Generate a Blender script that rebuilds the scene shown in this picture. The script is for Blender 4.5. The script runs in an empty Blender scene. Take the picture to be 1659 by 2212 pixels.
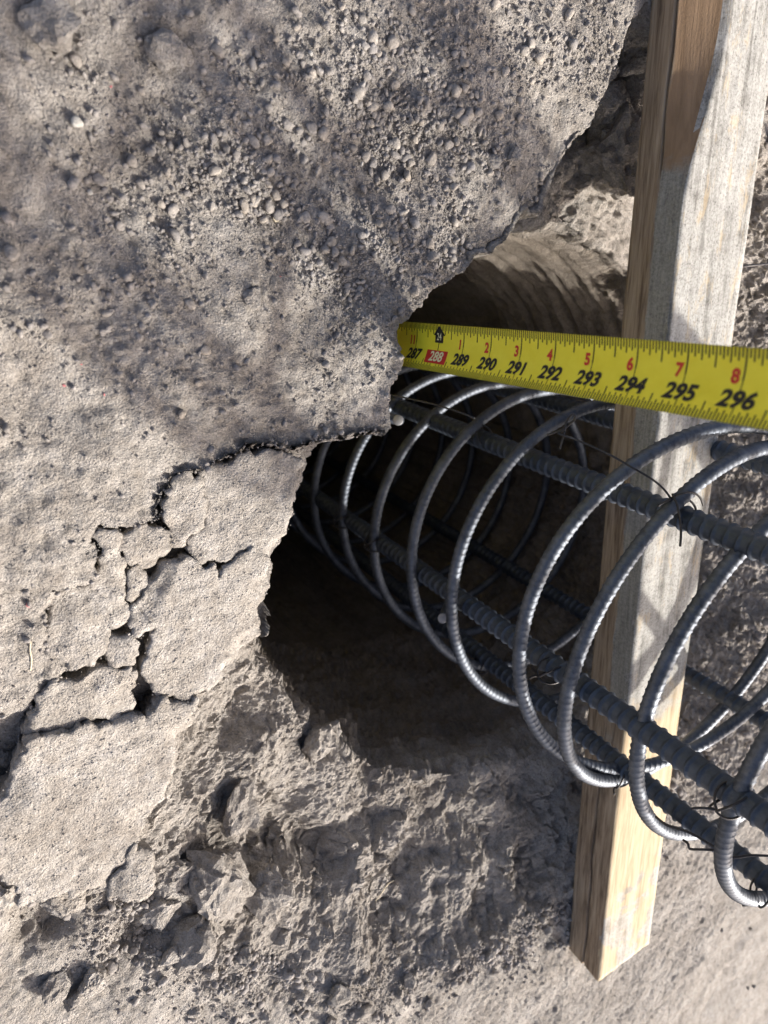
import bpy, bmesh, math, random
import numpy as np
from mathutils import Vector, Matrix

IN = 0.0254                      # the scene is measured in inches, built in metres
random.seed(7)
rng = np.random.default_rng(7)
scene = bpy.context.scene
col = scene.collection

# ------------------------------------------------------------------ camera
# world: origin on the ground under the cage axis, X = far side, Y = along the board, Z = up
CAM_AX = np.array([[0.842728381, -0.206167367, 0.497296584],
                   [-0.024069806, -0.937267291, -0.347779627],
                   [0.537800632, 0.281113929, -0.794824156]])   # columns: right, down, forward
CAM = np.array([-20.094, 11.928, 15.831])
FOC = 1560.0                     # focal length for a picture 1659 x 2212
cam_d = bpy.data.cameras.new('camera')
cam_d.sensor_fit = 'VERTICAL'
cam_d.sensor_height = 9.8
cam_d.sensor_width = 9.8
cam_d.lens = 9.8 * FOC / 2212.0
cam_d.clip_start = 0.01
cam_d.clip_end = 500
cam_d.dof.use_dof = True
cam_d.dof.focus_distance = 0.50
cam_d.dof.aperture_fstop = 2.4
cam = bpy.data.objects.new('camera', cam_d)
col.objects.link(cam)
r_, d_, f_ = CAM_AX[:, 0], CAM_AX[:, 1], CAM_AX[:, 2]
cam.matrix_world = Matrix(((r_[0], -d_[0], -f_[0], CAM[0] * IN), (r_[1], -d_[1], -f_[1], CAM[1] * IN),
                           (r_[2], -d_[2], -f_[2], CAM[2] * IN), (0, 0, 0, 1)))
scene.camera = cam

# ------------------------------------------------------------------ sky, sun, exposure
SUN_AZ, SUN_EL = -51.0, 38.0     # degrees; azimuth counter-clockwise from +X
world = bpy.data.worlds.new('World')
scene.world = world
world.use_nodes = True
wn = world.node_tree
bg = wn.nodes['Background']
sky = wn.nodes.new('ShaderNodeTexSky')
sky.sky_type = 'NISHITA'
sky.sun_disc = False
sky.air_density = 0.45
sky.dust_density = 5.0
sky.ozone_density = 0.0
sky.sun_elevation = math.radians(SUN_EL)
sky.sun_rotation = math.radians(90 - SUN_AZ)
wn.links.new(sky.outputs[0], bg.inputs[0])
bg.inputs[1].default_value = 0.15
sun_d = bpy.data.lights.new('sun', 'SUN')
sun_d.energy = 3.4
sun_d.angle = math.radians(1.7)
sun_d.color = (1.0, 0.957, 0.893)
sun = bpy.data.objects.new('sun', sun_d)
col.objects.link(sun)
Lv = Vector((math.cos(math.radians(SUN_AZ)) * math.cos(math.radians(SUN_EL)),
             math.sin(math.radians(SUN_AZ)) * math.cos(math.radians(SUN_EL)), math.sin(math.radians(SUN_EL))))
sun.rotation_euler = Lv.to_track_quat('Z', 'Y').to_euler()
scene.view_settings.view_transform = 'Standard'
scene.view_settings.look = 'None'
scene.view_settings.exposure = 0.84
scene.view_settings.gamma = 1.0
scene.view_settings.use_curve_mapping = False
scene.cycles.max_bounces = 6
scene.cycles.diffuse_bounces = 3
scene.cycles.glossy_bounces = 3
scene.cycles.adaptive_threshold = 0.02


# ------------------------------------------------------------------ helpers
def at(x, y, z=0.0):
    """point of the horizontal level z (inches) seen at x, y of the 1659 x 2212 picture"""
    r = CAM_AX @ np.array([(x - 829.5) / FOC, (y - 1106.0) / FOC, 1.0])
    return CAM + r * ((z - CAM[2]) / r[2])


def at_depth(x, y, depth):
    r = CAM_AX @ np.array([(x - 829.5) / FOC, (y - 1106.0) / FOC, 1.0])
    return CAM + r * depth


def seen(P):
    """picture coordinates of points (inches)"""
    q = (np.asarray(P) - CAM) @ CAM_AX
    zz = np.maximum(q[..., 2], 0.01)
    return q[..., 0] / zz * FOC + 829.5, q[..., 1] / zz * FOC + 1106.0, q[..., 2]


_perm = rng.permutation(512).astype(np.int32)
_perm = np.concatenate([_perm, _perm, _perm])
_grad = rng.normal(size=(512, 3)).astype(np.float32)
_grad /= np.linalg.norm(_grad, axis=1)[:, None]


def _hash(i, j, k):
    return _perm[(_perm[(_perm[i & 511] + j) & 511] + k) & 511]


def perlin(P, freq):
    P = np.asarray(P, np.float32) * np.float32(freq) + np.float32(117.31)
    i = np.floor(P).astype(np.int32)
    f = P - i
    u = f * f * f * (f * (f * 6 - 15) + 10)
    out = np.zeros(P.shape[:-1], np.float32)
    for a in (0, 1):
        wa = u[..., 0] if a else 1 - u[..., 0]
        for b in (0, 1):
            wb = u[..., 1] if b else 1 - u[..., 1]
            for c in (0, 1):
                wc = u[..., 2] if c else 1 - u[..., 2]
                g = _grad[_hash(i[..., 0] + a, i[..., 1] + b, i[..., 2] + c)]
                out += wa * wb * wc * (g[..., 0] * (f[..., 0] - a) + g[..., 1] * (f[..., 1] - b) + g[..., 2] * (f[..., 2] - c))
    return out * 1.6


def fbm(P, freq, octv=4, gain=0.5, lac=2.03):
    o, a = 0, 1.0
    for k in range(octv):
        o = o + a * perlin(P + k * 13.7, freq)
        a *= gain
        freq *= lac
    return o


_jit = rng.random((512, 3)).astype(np.float32)


def rubble(P, freq):
    """broken ground: every cell is a tilted flat-topped piece at its own height, about -0.5 .. 0.5"""
    P = np.asarray(P, np.float32) * np.float32(freq) + np.float32(311.3)
    i = np.floor(P).astype(np.int32)
    f = P - i
    f1 = np.full(P.shape[:-1], 9.0, np.float32)
    f2 = f1.copy()
    out = np.zeros(P.shape[:-1], np.float32)
    for a in (-1, 0, 1):
        for b in (-1, 0, 1):
            for c in (-1, 0, 1):
                h = _hash(i[..., 0] + a, i[..., 1] + b, i[..., 2] + c)
                q = _jit[h] + np.array([a, b, c], np.float32) - f
                dd = np.sqrt((q * q).sum(-1))
                near = dd < f1
                f2 = np.where(near, f1, np.minimum(f2, dd))
                val = (_jit[(h * 5 + 1) & 511, 1] - 0.5) + 0.75 * (_grad[(h * 3 + 7) & 511] * q).sum(-1)
                out = np.where(near, val, out)
                f1 = np.where(near, dd, f1)
    return out * sstep(0.0, 0.16, f2 - f1) - 0.25 * (1 - sstep(0.0, 0.16, f2 - f1))


def sstep(a, b, x):
    t = np.clip((x - a) / (b - a), 0, 1)
    return t * t * (3 - 2 * t)


def mesh_np(name, V, F, smooth=True):
    """mesh from vertices in inches and faces of one size"""
    V = np.ascontiguousarray(np.asarray(V, np.float32) * IN)
    F = np.ascontiguousarray(F, dtype=np.int32)
    me = bpy.data.meshes.new(name)
    n, k = F.shape
    me.vertices.add(len(V))
    me.vertices.foreach_set('co', V.ravel())
    me.loops.add(n * k)
    me.loops.foreach_set('vertex_index', F.ravel())
    me.polygons.add(n)
    me.polygons.foreach_set('loop_start', np.arange(0, n * k, k, dtype=np.int32))
    me.polygons.foreach_set('loop_total', np.full(n, k, np.int32))
    me.polygons.foreach_set('use_smooth', np.full(n, smooth) if np.ndim(smooth) == 0 else smooth)
    me.update(calc_edges=True)
    return me


def obj(name, me, mat=None, parent=None, label=None, cat=None, group=None, kind=None):
    o = bpy.data.objects.new(name, me)
    col.objects.link(o)
    if mat is not None and me is not None and len(me.materials) == 0:
        me.materials.append(mat)
    if parent is not None:
        o.parent = parent
    for k, v in (('label', label), ('category', cat), ('group', group), ('kind', kind)):
        if v:
            o[k] = v
    return o


def tube(path, rad, sides=8, closed=False, cap=True):
    """swept tube; rad is a number or an array (points, sides); returns vertices, quads, frames"""
    path = np.asarray(path, float)
    n = len(path)
    if closed:
        tan = np.roll(path, -1, 0) - np.roll(path, 1, 0)
    else:
        tan = np.gradient(path, axis=0)
    tan /= np.linalg.norm(tan, axis=1)[:, None] + 1e-12
    nv = np.zeros_like(path)
    a = np.array([0, 0, 1.0]) if abs(tan[0][2]) < 0.9 else np.array([1.0, 0, 0])
    v = a - tan[0] * (a @ tan[0])
    v /= np.linalg.norm(v)
    for i in range(n):
        v = v - tan[i] * (v @ tan[i])
        v /= np.linalg.norm(v)
        nv[i] = v
    bv = np.cross(tan, nv)
    ph = np.arange(sides) / sides * 2 * np.pi
    R = np.broadcast_to(np.asarray(rad, float).reshape((-1, 1)) if np.ndim(rad) == 1 else rad, (n, sides))
    V = path[:, None, :] + R[..., None] * (np.cos(ph)[None, :, None] * nv[:, None, :] + np.sin(ph)[None, :, None] * bv[:, None, :])
    V = V.reshape(-1, 3)
    m = n if closed else n - 1
    i = np.arange(m)[:, None]
    j = np.arange(sides)[None, :]
    i2 = (i + 1) % n
    j2 = (j + 1) % sides
    F = np.stack([i * sides + j, i * sides + j2, i2 * sides + j2, i2 * sides + j], -1).reshape(-1, 4)
    if cap and not closed:
        V = np.vstack([V, path[:1], path[-1:]])
        c0, c1 = n * sides, n * sides + 1
        jj = np.arange(sides)
        F = np.vstack([F, np.stack([np.full(sides, c0), (jj + 1) % sides, jj, jj], 1),
                       np.stack([np.full(sides, c1), (n - 1) * sides + jj, (n - 1) * sides + (jj + 1) % sides, (n - 1) * sides + (jj + 1) % sides], 1)])
    return V, F


def mesh_any(name, V, F, smooth=True):
    """mesh whose quads may repeat a vertex (triangles)"""
    me = bpy.data.meshes.new(name)
    faces = []
    for q in F:
        q = [int(x) for x in q]
        u = list(dict.fromkeys(q))
        if len(u) > 2:
            faces.append(u)
    me.from_pydata([tuple(v) for v in np.asarray(V) * IN], [], faces)
    for p in me.polygons:
        p.use_smooth = smooth
    return me


def spline(pts, per=10):
    P = np.asarray(pts, float)
    P = np.vstack([2 * P[0] - P[1], P, 2 * P[-1] - P[-2]])
    out = []
    for i in range(1, len(P) - 2):
        for t in np.arange(per) / per:
            p0, p1, p2, p3 = P[i - 1:i + 3]
            out.append(0.5 * (2 * p1 + (p2 - p0) * t + (2 * p0 - 5 * p1 + 4 * p2 - p3) * t * t + (3 * p1 - p0 - 3 * p2 + p3) * t ** 3))
    out.append(P[-2])
    return np.array(out)


# ------------------------------------------------------------------ materials
def new_mat(name):
    m = bpy.data.materials.new(name)
    m.use_nodes = True
    nt = m.node_tree
    b = nt.nodes['Principled BSDF']
    return m, nt, b


def N(nt, typ, **kw):
    n = nt.nodes.new(typ)
    for k, v in kw.items():
        if k.startswith('i_'):
            key = k[2:]
            key = int(key) if key.isdigit() else key.replace('_', ' ')
            n.inputs[key].default_value = v
        else:
            setattr(n, k, v)
    return n


def ramp(nt, src, stops):
    r = nt.nodes.new('ShaderNodeValToRGB')
    el = r.color_ramp.elements
    while len(el) < len(stops):
        el.new(0.5)
    for e, (p, c) in zip(el, stops):
        e.position = p
        e.color = (*c, 1) if len(c) == 3 else c
    nt.links.new(src, r.inputs[0])
    return r.outputs[0]


def mixc(nt, fac, a, b, blend='MIX'):
    m = nt.nodes.new('ShaderNodeMix')
    m.data_type = 'RGBA'
    m.blend_type = blend
    for sock, v in ((m.inputs[0], fac), (m.inputs[6], a), (m.inputs[7], b)):
        if isinstance(v, (int, float)):
            sock.default_value = v
        elif isinstance(v, tuple):
            sock.default_value = (*v, 1)
        else:
            nt.links.new(v, sock)
    return m.outputs[2]


def math_n(nt, op, a, b=None, c=None):
    m = nt.nodes.new('ShaderNodeMath')
    m.operation = op
    for k, v in enumerate((a, b, c)):
        if v is None:
            continue
        if isinstance(v, (int, float)):
            m.inputs[k].default_value = v
        else:
            nt.links.new(v, m.inputs[k])
    return m.outputs[0]


def tex_noise(nt, vec, scale, detail=4, rough=0.55, dist=0.0):
    n = N(nt, 'ShaderNodeTexNoise')
    n.inputs['Scale'].default_value = scale
    n.inputs['Detail'].default_value = detail
    n.inputs['Roughness'].default_value = rough
    n.inputs['Distortion'].default_value = dist
    nt.links.new(vec, n.inputs['Vector'])
    return n.outputs[0]


def soil_material(name, lo, mid, hi, grain=1.0, bore_shade=False, relief=0.0016, vary=False):
    m, nt, b = new_mat(name)
    tc = N(nt, 'ShaderNodeNewGeometry').outputs['Position']
    big = tex_noise(nt, tc, 16, 3, 0.6)
    med = tex_noise(nt, tc, 110, 4, 0.65)
    fine = tex_noise(nt, tc, 620, 3, 0.7)
    f = math_n(nt, 'ADD', math_n(nt, 'MULTIPLY', big, 0.45), math_n(nt, 'MULTIPLY', med, 0.55))
    c = ramp(nt, f, [(0.36, lo), (0.5, mid), (0.64, hi)])
    shade = ramp(nt, fine, [(0.28, (0.55, 0.54, 0.53)), (0.5, (1, 1, 1)), (0.74, (1.35, 1.34, 1.32))])
    c = mixc(nt, 0.75, c, shade, 'MULTIPLY')
    if vary:                     # every stone its own tint
        oi = N(nt, 'ShaderNodeObjectInfo')
        c = mixc(nt, 1.0, c, ramp(nt, oi.outputs['Random'], [(0.0, (0.78, 0.79, 0.82)), (0.5, (1.0, 0.99, 0.97)), (1.0, (1.10, 1.06, 0.99))]), 'MULTIPLY')
    if bore_shade:                     # shade of the bore painted in: soil colour darker and browner with depth
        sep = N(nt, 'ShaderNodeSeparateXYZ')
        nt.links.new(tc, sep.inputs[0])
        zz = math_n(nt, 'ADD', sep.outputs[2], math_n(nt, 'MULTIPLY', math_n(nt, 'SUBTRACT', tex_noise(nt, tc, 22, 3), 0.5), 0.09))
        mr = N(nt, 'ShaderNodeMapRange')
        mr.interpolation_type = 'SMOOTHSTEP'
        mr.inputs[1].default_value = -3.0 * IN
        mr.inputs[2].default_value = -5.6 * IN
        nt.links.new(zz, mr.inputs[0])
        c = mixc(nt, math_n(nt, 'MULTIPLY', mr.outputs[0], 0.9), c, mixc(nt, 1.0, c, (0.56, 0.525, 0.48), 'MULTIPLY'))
    nt.links.new(c, b.inputs['Base Color'])
    b.inputs['Roughness'].default_value = 0.95
    b.inputs['Specular IOR Level'].default_value = 0.15
    h1 = tex_noise(nt, tc, 480, 4, 0.75)
    v2 = N(nt, 'ShaderNodeTexVoronoi')
    v2.inputs['Scale'].default_value = 760
    nt.links.new(tc, v2.inputs['Vector'])
    hh = math_n(nt, 'SUBTRACT', math_n(nt, 'MULTIPLY', h1, 1.5), math_n(nt, 'MULTIPLY', v2.outputs['Distance'], 0.6))
    bp = N(nt, 'ShaderNodeBump')
    bp.inputs['Strength'].default_value = min(1.0, 0.95 * grain)
    bp.inputs['Distance'].default_value = relief
    nt.links.new(hh, bp.inputs['Height'])
    nt.links.new(bp.outputs[0], b.inputs['Normal'])
    return m


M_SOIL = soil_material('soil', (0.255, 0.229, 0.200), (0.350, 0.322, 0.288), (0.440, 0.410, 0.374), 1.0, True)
M_CRUST = soil_material('crust', (0.275, 0.247, 0.214), (0.368, 0.338, 0.300), (0.465, 0.436, 0.400), 0.85)
M_SAND = soil_material('sand', (0.315, 0.288, 0.255), (0.378, 0.348, 0.310), (0.445, 0.412, 0.372), 0.3, False, 0.0003)
M_STONE = soil_material('stone', (0.255, 0.232, 0.208), (0.335, 0.308, 0.280), (0.430, 0.400, 0.368), 0.6, False, 0.0006, True)
M_PALE = soil_material('pale_stone', (0.36, 0.34, 0.30), (0.46, 0.44, 0.40), (0.56, 0.53, 0.48), 0.6, False, 0.0006)


# ------------------------------------------------------------------ ground with the drilled hole
BC = np.array([-2.3, 1.8])       # bore centre
TAB = np.array([
    # deg   ra    za    rb    zb    rc    zc
    [-30, 10.5, -3.6, 12.5, -2.0, 15.0, -0.3],
    [0,   10.5, -4.0, 12.5, -2.4, 15.0, -0.5],
    [40,  10.6, -4.0, 12.5, -2.4, 15.0, -0.5],
    [75,  10.6, -3.4, 13.0, -2.8, 15.6, -0.3],
    [86,  10.6, -3.1, 15.4, -2.8, 16.2, 0.0],
    [90,  10.5, -3.0, 14.2, -2.7, 14.9, 0.0],
    [93,  10.5, -2.9, 12.6, -2.6, 13.2, 0.0],
    [97,  10.5, -2.9, 11.9, -2.6, 12.4, 0.0],
    [102, 10.4, -3.2, 10.9, -2.4, 11.3, 0.0],
    [110, 10.2, -4.0, 10.6, -2.0, 10.9, 0.0],
    [119, 10.2, -5.0, 10.4, -2.0, 10.7, 0.0],
    [126, 10.2, -5.0, 10.8, -2.0, 10.95, 0.0],
    [132.5, 10.2, -5.0, 10.7, -2.0, 10.8, 0.0],
    [136, 10.2, -5.0, 10.1, -1.5, 10.2, 0.0],
    [144, 10.2, -5.0, 9.6, -1.2, 9.5, 0.0],
    [148, 10.2, -5.0, 9.8, -1.5, 9.6, 0.0],
    [151, 10.2, -5.0, 10.6, -1.8, 10.8, 0.0],
    [158, 10.3, -5.0, 10.8, -2.0, 11.1, 0.0],
    [168, 10.3, -5.0, 11.1, -2.2, 11.3, 0.0],
    [178, 10.3, -5.0, 11.1, -2.4, 11.5, -0.2],
    [184, 10.4, -4.4, 11.8, -2.8, 13.5, -1.3],
    [195, 10.4, -3.6, 13.2, -2.6, 16.2, -1.3],
    [210, 10.4, -3.3, 13.6, -2.5, 17.2, -1.3],
    [230, 10.4, -3.2, 13.6, -2.5, 17.0, -1.0],
    [250, 10.4, -3.0, 13.6, -2.3, 17.0, -0.6],
    [265, 10.4, -2.5, 13.0, -1.8, 16.5, -0.2],
    [280, 10.4, -2.2, 13.0, -1.5, 15.5, 0.0],
    [300, 10.4, -2.6, 13.0, -1.6, 15.0, 0.0],
    [330, 10.5, -3.6, 12.5, -2.0, 15.0, -0.3],
    [360, 10.5, -4.0, 12.5, -2.4, 15.0, -0.5],
    [400, 10.6, -4.0, 12.5, -2.4, 15.0, -0.5]])
# crack line between the loose upper soil and the broken crust (picture points on the ground level)
CRACK = [(860, 935), (700, 962), (640, 985), (555, 975), (500, 1000), (442, 1022), (380, 1032), (372, 1060), (350, 1095), (345, 1130), (300, 1142),
         (245, 1142), (208, 1140), (203, 1180), (210, 1240), (196, 1262), (112, 1285), (112, 1320), (92, 1390), (125, 1430),
         (160, 1440), (92, 1490), (66, 1540), (50, 1590), (14, 1640), (0, 1690), (-60, 1740), (-260, 1800)]
CRUST_END = [(-260, 1960), (0, 1900), (50, 1965), (130, 1950), (220, 1940), (250, 1960), (340, 1945), (345, 1860), (330, 1780), (400, 1650), (440, 1510), (580, 1400), (620, 1250), (700, 1060)]
zone = np.array([at(x, y)[:2] for x, y in CRACK + CRUST_END])


def inside(P, poly):
    x, y = P[..., 0], P[..., 1]
    res = np.zeros(x.shape, bool)
    a = poly
    b = np.roll(poly, -1, 0)
    for (x0, y0), (x1, y1) in zip(a, b):
        c = (y0 > y) != (y1 > y)
        res ^= c & (x < (x1 - x0) * (y - y0) / (y1 - y0 + 1e-12) + x0)
    return res


def poly_dist(P, poly, closed=True):
    a = poly if closed else poly[:-1]
    b = np.roll(poly, -1, 0) if closed else poly[1:]
    best = np.full(P.shape[:-1], 1e9)
    near = np.zeros(P.shape)
    for p, q in zip(a, b):
        d = q - p
        t = np.clip(((P - p) @ d) / (d @ d + 1e-12), 0, 1)
        w = p + t[..., None] * d
        e = np.sqrt(((P - w) ** 2).sum(-1))
        m = e < best
        best = np.where(m, e, best)
        near = np.where(m[..., None], w, near)
    return best, near


def ground_base():
    th = np.concatenate([np.arange(78, 302, 0.19), np.arange(302, 438, 0.40)])
    n = len(th)
    tw = np.where(th > 360, th - 360, th)
    rows = []
    q = np.interp(tw[:, None], TAB[:, 0], np.zeros(len(TAB)))
    T = np.stack([np.interp(tw, TAB[:, 0], TAB[:, k]) for k in range(1, 7)], 1)   # ra za rb zb rc zc
    ragged = np.stack([np.cos(np.radians(tw)) * 12, np.sin(np.radians(tw)) * 12, np.zeros(n)], 1)
    rag = fbm(ragged, 1.1, 5, 0.6) * 0.22
    T[:, 2] += rag * 0.8
    T[:, 4] += rag
    # polyline per angle: bottom, bore top, rim foot, rim top
    deep = np.stack([np.full(n, 10.2), np.full(n, -48.0)], 1)
    d2 = np.stack([np.full(n, 10.2), np.full(n, -14.0)], 1)
    pts = [deep, d2, T[:, 0:2], T[:, 2:4], T[:, 4:6]]
    cnt = [12, 50, 74, 62]
    out = []
    for a, b, c in zip(pts[:-1], pts[1:], cnt):
        for t in np.arange(c) / c:
            out.append(a * (1 - t) + b * t)
    rc, zc = T[:, 4], T[:, 5]
    rr = list(np.arange(0, 15, 0.075)) + list(15 + np.cumsum(np.linspace(0.07, 0.6, 75)))
    while rr[-1] < 2600:
        rr.append(rr[-1] * 1.45)
    for r in rr:
        rad = rc + r
        z = zc * (1 - sstep(18, 40, r))
        out.append(np.stack([rad, z], 1))
    A = np.stack(out, 0)                                   # rows, angles, (r, z)
    ang = np.radians(tw)
    # soften the corners of the profile a little along the rows
    B = A.copy()
    for _ in range(3):
        B[13:-1] = 0.25 * B[12:-2] + 0.5 * B[13:-1] + 0.25 * B[14:]
    A = B
    P = np.stack([BC[0] + A[..., 0] * np.cos(ang), BC[1] + A[..., 0] * np.sin(ang), A[..., 1]], -1)
    return P, sum(cnt)


GP, RIMROW = ground_base()
nr, na = GP.shape[:2]
rowi = np.arange(nr)[:, None] * np.ones((1, na))
onland = rowi >= RIMROW
flat2 = GP[..., :2].copy()
wob = np.stack([fbm(GP, 0.9, 3, 0.5), fbm(GP + 31.0, 0.9, 3, 0.5)], -1) * 0.12
local = (GP[..., 0] > -34) & (GP[..., 0] < 30) & (np.abs(GP[..., 1]) < 48)
inz = np.zeros((nr, na), bool)
inz[local] = inside((flat2 + wob)[local], zone)
GP[..., 2] = np.where(inz & (rowi > RIMROW - 30), np.minimum(GP[..., 2], -0.75), GP[..., 2])
# masks of the character of the ground
ra = np.hypot(GP[..., 0] - BC[0], GP[..., 1] - BC[1])
an = np.degrees(np.arctan2(GP[..., 1] - BC[1], GP[..., 0] - BC[0])) % 360
near_m = sstep(84, 94, an) * (1 - sstep(176, 186, an)) * onland * (1 - inz)          # loose upper soil
slope_m = sstep(180, 190, an) * (1 - sstep(286, 300, an)) * sstep(-6, -3, GP[..., 2]) * (1 - sstep(16.0, 20.5, ra))
far_m = np.clip(sstep(294, 306, an) + (1 - sstep(82, 88, an)) * (1 - 0.65 * sstep(50, 62, an)), 0, 1) * sstep(-7, -4, GP[..., 2]) * (1 - sstep(15, 24, ra) * 0.75)
bench_m = sstep(182, 192, an) * (1 - sstep(335, 352, an)) * sstep(15.5, 19, ra)
wall_m = 1 - sstep(-5, -2.6, GP[..., 2])
ledge_m = (1 - sstep(100, 108, an)) * sstep(60, 70, an) * sstep(-5, -3.4, GP[..., 2]) * (1 - onland)
gu = np.gradient(GP, axis=0)
gv = np.gradient(GP, axis=1)
nrm = np.cross(gu, gv)
nrm /= np.linalg.norm(nrm, axis=-1)[..., None] + 1e-9
nrm *= np.sign((nrm[..., 2] + 1e-3 * 1)[..., None] * 0 + 1)
if nrm[-40, na // 2, 2] < 0:
    nrm = -nrm
act = local & (GP[..., 2] > -30)
S = GP[act]
D = np.zeros(len(S), np.float32)
g = lambda m: m[act].astype(np.float32)
low = fbm(S, 0.17, 3)
n1 = fbm(S, 0.75, 3)
n2 = fbm(S, 2.6, 3)
n3 = fbm(S, 7.0, 2, 0.6)
n0 = fbm(S, 0.34, 3)
patchy = sstep(-0.25, 0.25, fbm(S + 9.0, 0.55, 3))
nf = fbm(S, 0.5, 6, 0.56)
crumb = sstep(0.0, 0.3, fbm(S + 71.0, 0.8, 3))
warp = 0.12 * np.stack([n1, n2, n0], -1)
rbA, rbB, rbC, rbD = rubble(S + warp, 0.75), rubble(S + warp * 0.6, 1.9), rubble(S + warp * 0.3, 4.2), rubble(S, 9.0)
D += g(near_m) * (0.40 * low + 0.10 * n1 + 0.06 * n2 + 0.03 * n3 + (0.02 + 0.05 * patchy) * rbC + 0.03 * rbD)
D += g(slope_m) * (0.38 * n0 + 0.26 * nf + (0.2 + 0.8 * patchy) * (0.32 * rbA + 0.20 * rbB) + (0.3 + 0.7 * crumb) * (0.075 * rbC + 0.03 * rbD) + 0.03 * n3)
D += g(far_m) * (0.25 * nf + 0.16 * rbA + (0.22 - 0.1 * g(ledge_m)) * rbB + 0.13 * rbC + 0.04 * rbD)
D += g(bench_m) * (1 - g(slope_m)) * (0.22 * low + 0.10 * n1 + 0.06 * n2 - 0.09 * sstep(0.15, 0.5, n2) + 0.03 * n3 + 0.06 * rbC * patchy + 0.035 * rbD + 0.10 * rbB * crumb * patchy)
D += g(ledge_m) * (0.22 * nf + 0.10 * rbB + 0.06 * rbC)
# hollows and humps one can make out on the broken shoulder of the hole
sx_, sy_, _ = seen(S)
for x, y, z, r, dp in ((610, 1845, -1.6, 1.3, -1.0), (715, 1880, -1.5, 1.1, -0.8), (880, 1790, -2.2, 0.8, 0.5), (560, 1640, -2.4, 0.9, 0.35), (545, 1800, -1.9, 0.9, 0.4), (860, 1965, -1.0, 1.2, -0.6), (420, 1690, -2.0, 0.5, -0.35),
                       (685, 1610, -3.0, 0.5, -0.5), (640, 1900, -1.4, 0.7, 0.45), (800, 1905, -1.3, 0.8, 0.5), (300, 2020, -1.3, 0.8, -0.7), (90, 1995, -1.3, 0.7, -0.7),
                       (620, 1560, -3.0, 0.8, 0.35), (900, 1760, -2.4, 1.2, -0.5), (1010, 1850, -1.6, 1.0, 0.5), (1130, 1870, -1.2, 0.9, -0.6), (1060, 1960, -0.6, 0.7, -0.5), (900, 1880, -1.6, 0.7, -0.5)):
    c_ = at(x, y, z)
    q_ = np.hypot(S[:, 0] - c_[0] + 0.3 * n1, S[:, 1] - c_[1] + 0.3 * n2) / r
    D += (g(onland) + g(slope_m)).clip(0, 1) * dp * np.exp(-q_ ** 3)
# drill marks and torn soil on the bore wall
Wp = np.stack([g(an) * 0.016, np.zeros(len(S)), S[:, 2] * 2.3 - 0.045 * g(an)], -1)
streak = fbm(Wp, 1.0, 4, 0.6)
low_side = sstep(165, 200, g(an))
wallD = (0.13 - 0.03 * low_side) * np.tanh(2.2 * streak) + (0.16 + 0.5 * low_side) * nf * 0.6 + low_side * (0.25 * rbA + 0.15 * rbB + 0.06 * rbC) + 0.012 * rbC + 0.015 * n3
D += g(wall_m) * wallD * (1 - g(slope_m) * 0.7)
Q = GP.copy()
Q[act] += nrm[act] * D[:, None]
GP = Q
idx = np.arange(nr * na).reshape(nr, na)
i0 = idx[:-1, :]
i1 = idx[1:, :]
F = np.stack([i0, np.roll(i0, -1, 1), np.roll(i1, -1, 1), i1], -1).reshape(-1, 4)
rough_ = ((slope_m + far_m + wall_m * (an > 170)) > 0.4)[:-1].reshape(-1)
gm = mesh_np('ground', GP.reshape(-1, 3), F[:, ::-1], ~rough_)
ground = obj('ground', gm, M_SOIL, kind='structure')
bot = np.vstack([GP[0], [[BC[0], BC[1], -48.0]]])
bf = np.stack([np.arange(na), (np.arange(na) + 1) % na, np.full(na, na)], 1)
obj('bore_bottom', mesh_np('bore_bottom', bot, bf), M_SOIL, ground)

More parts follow.
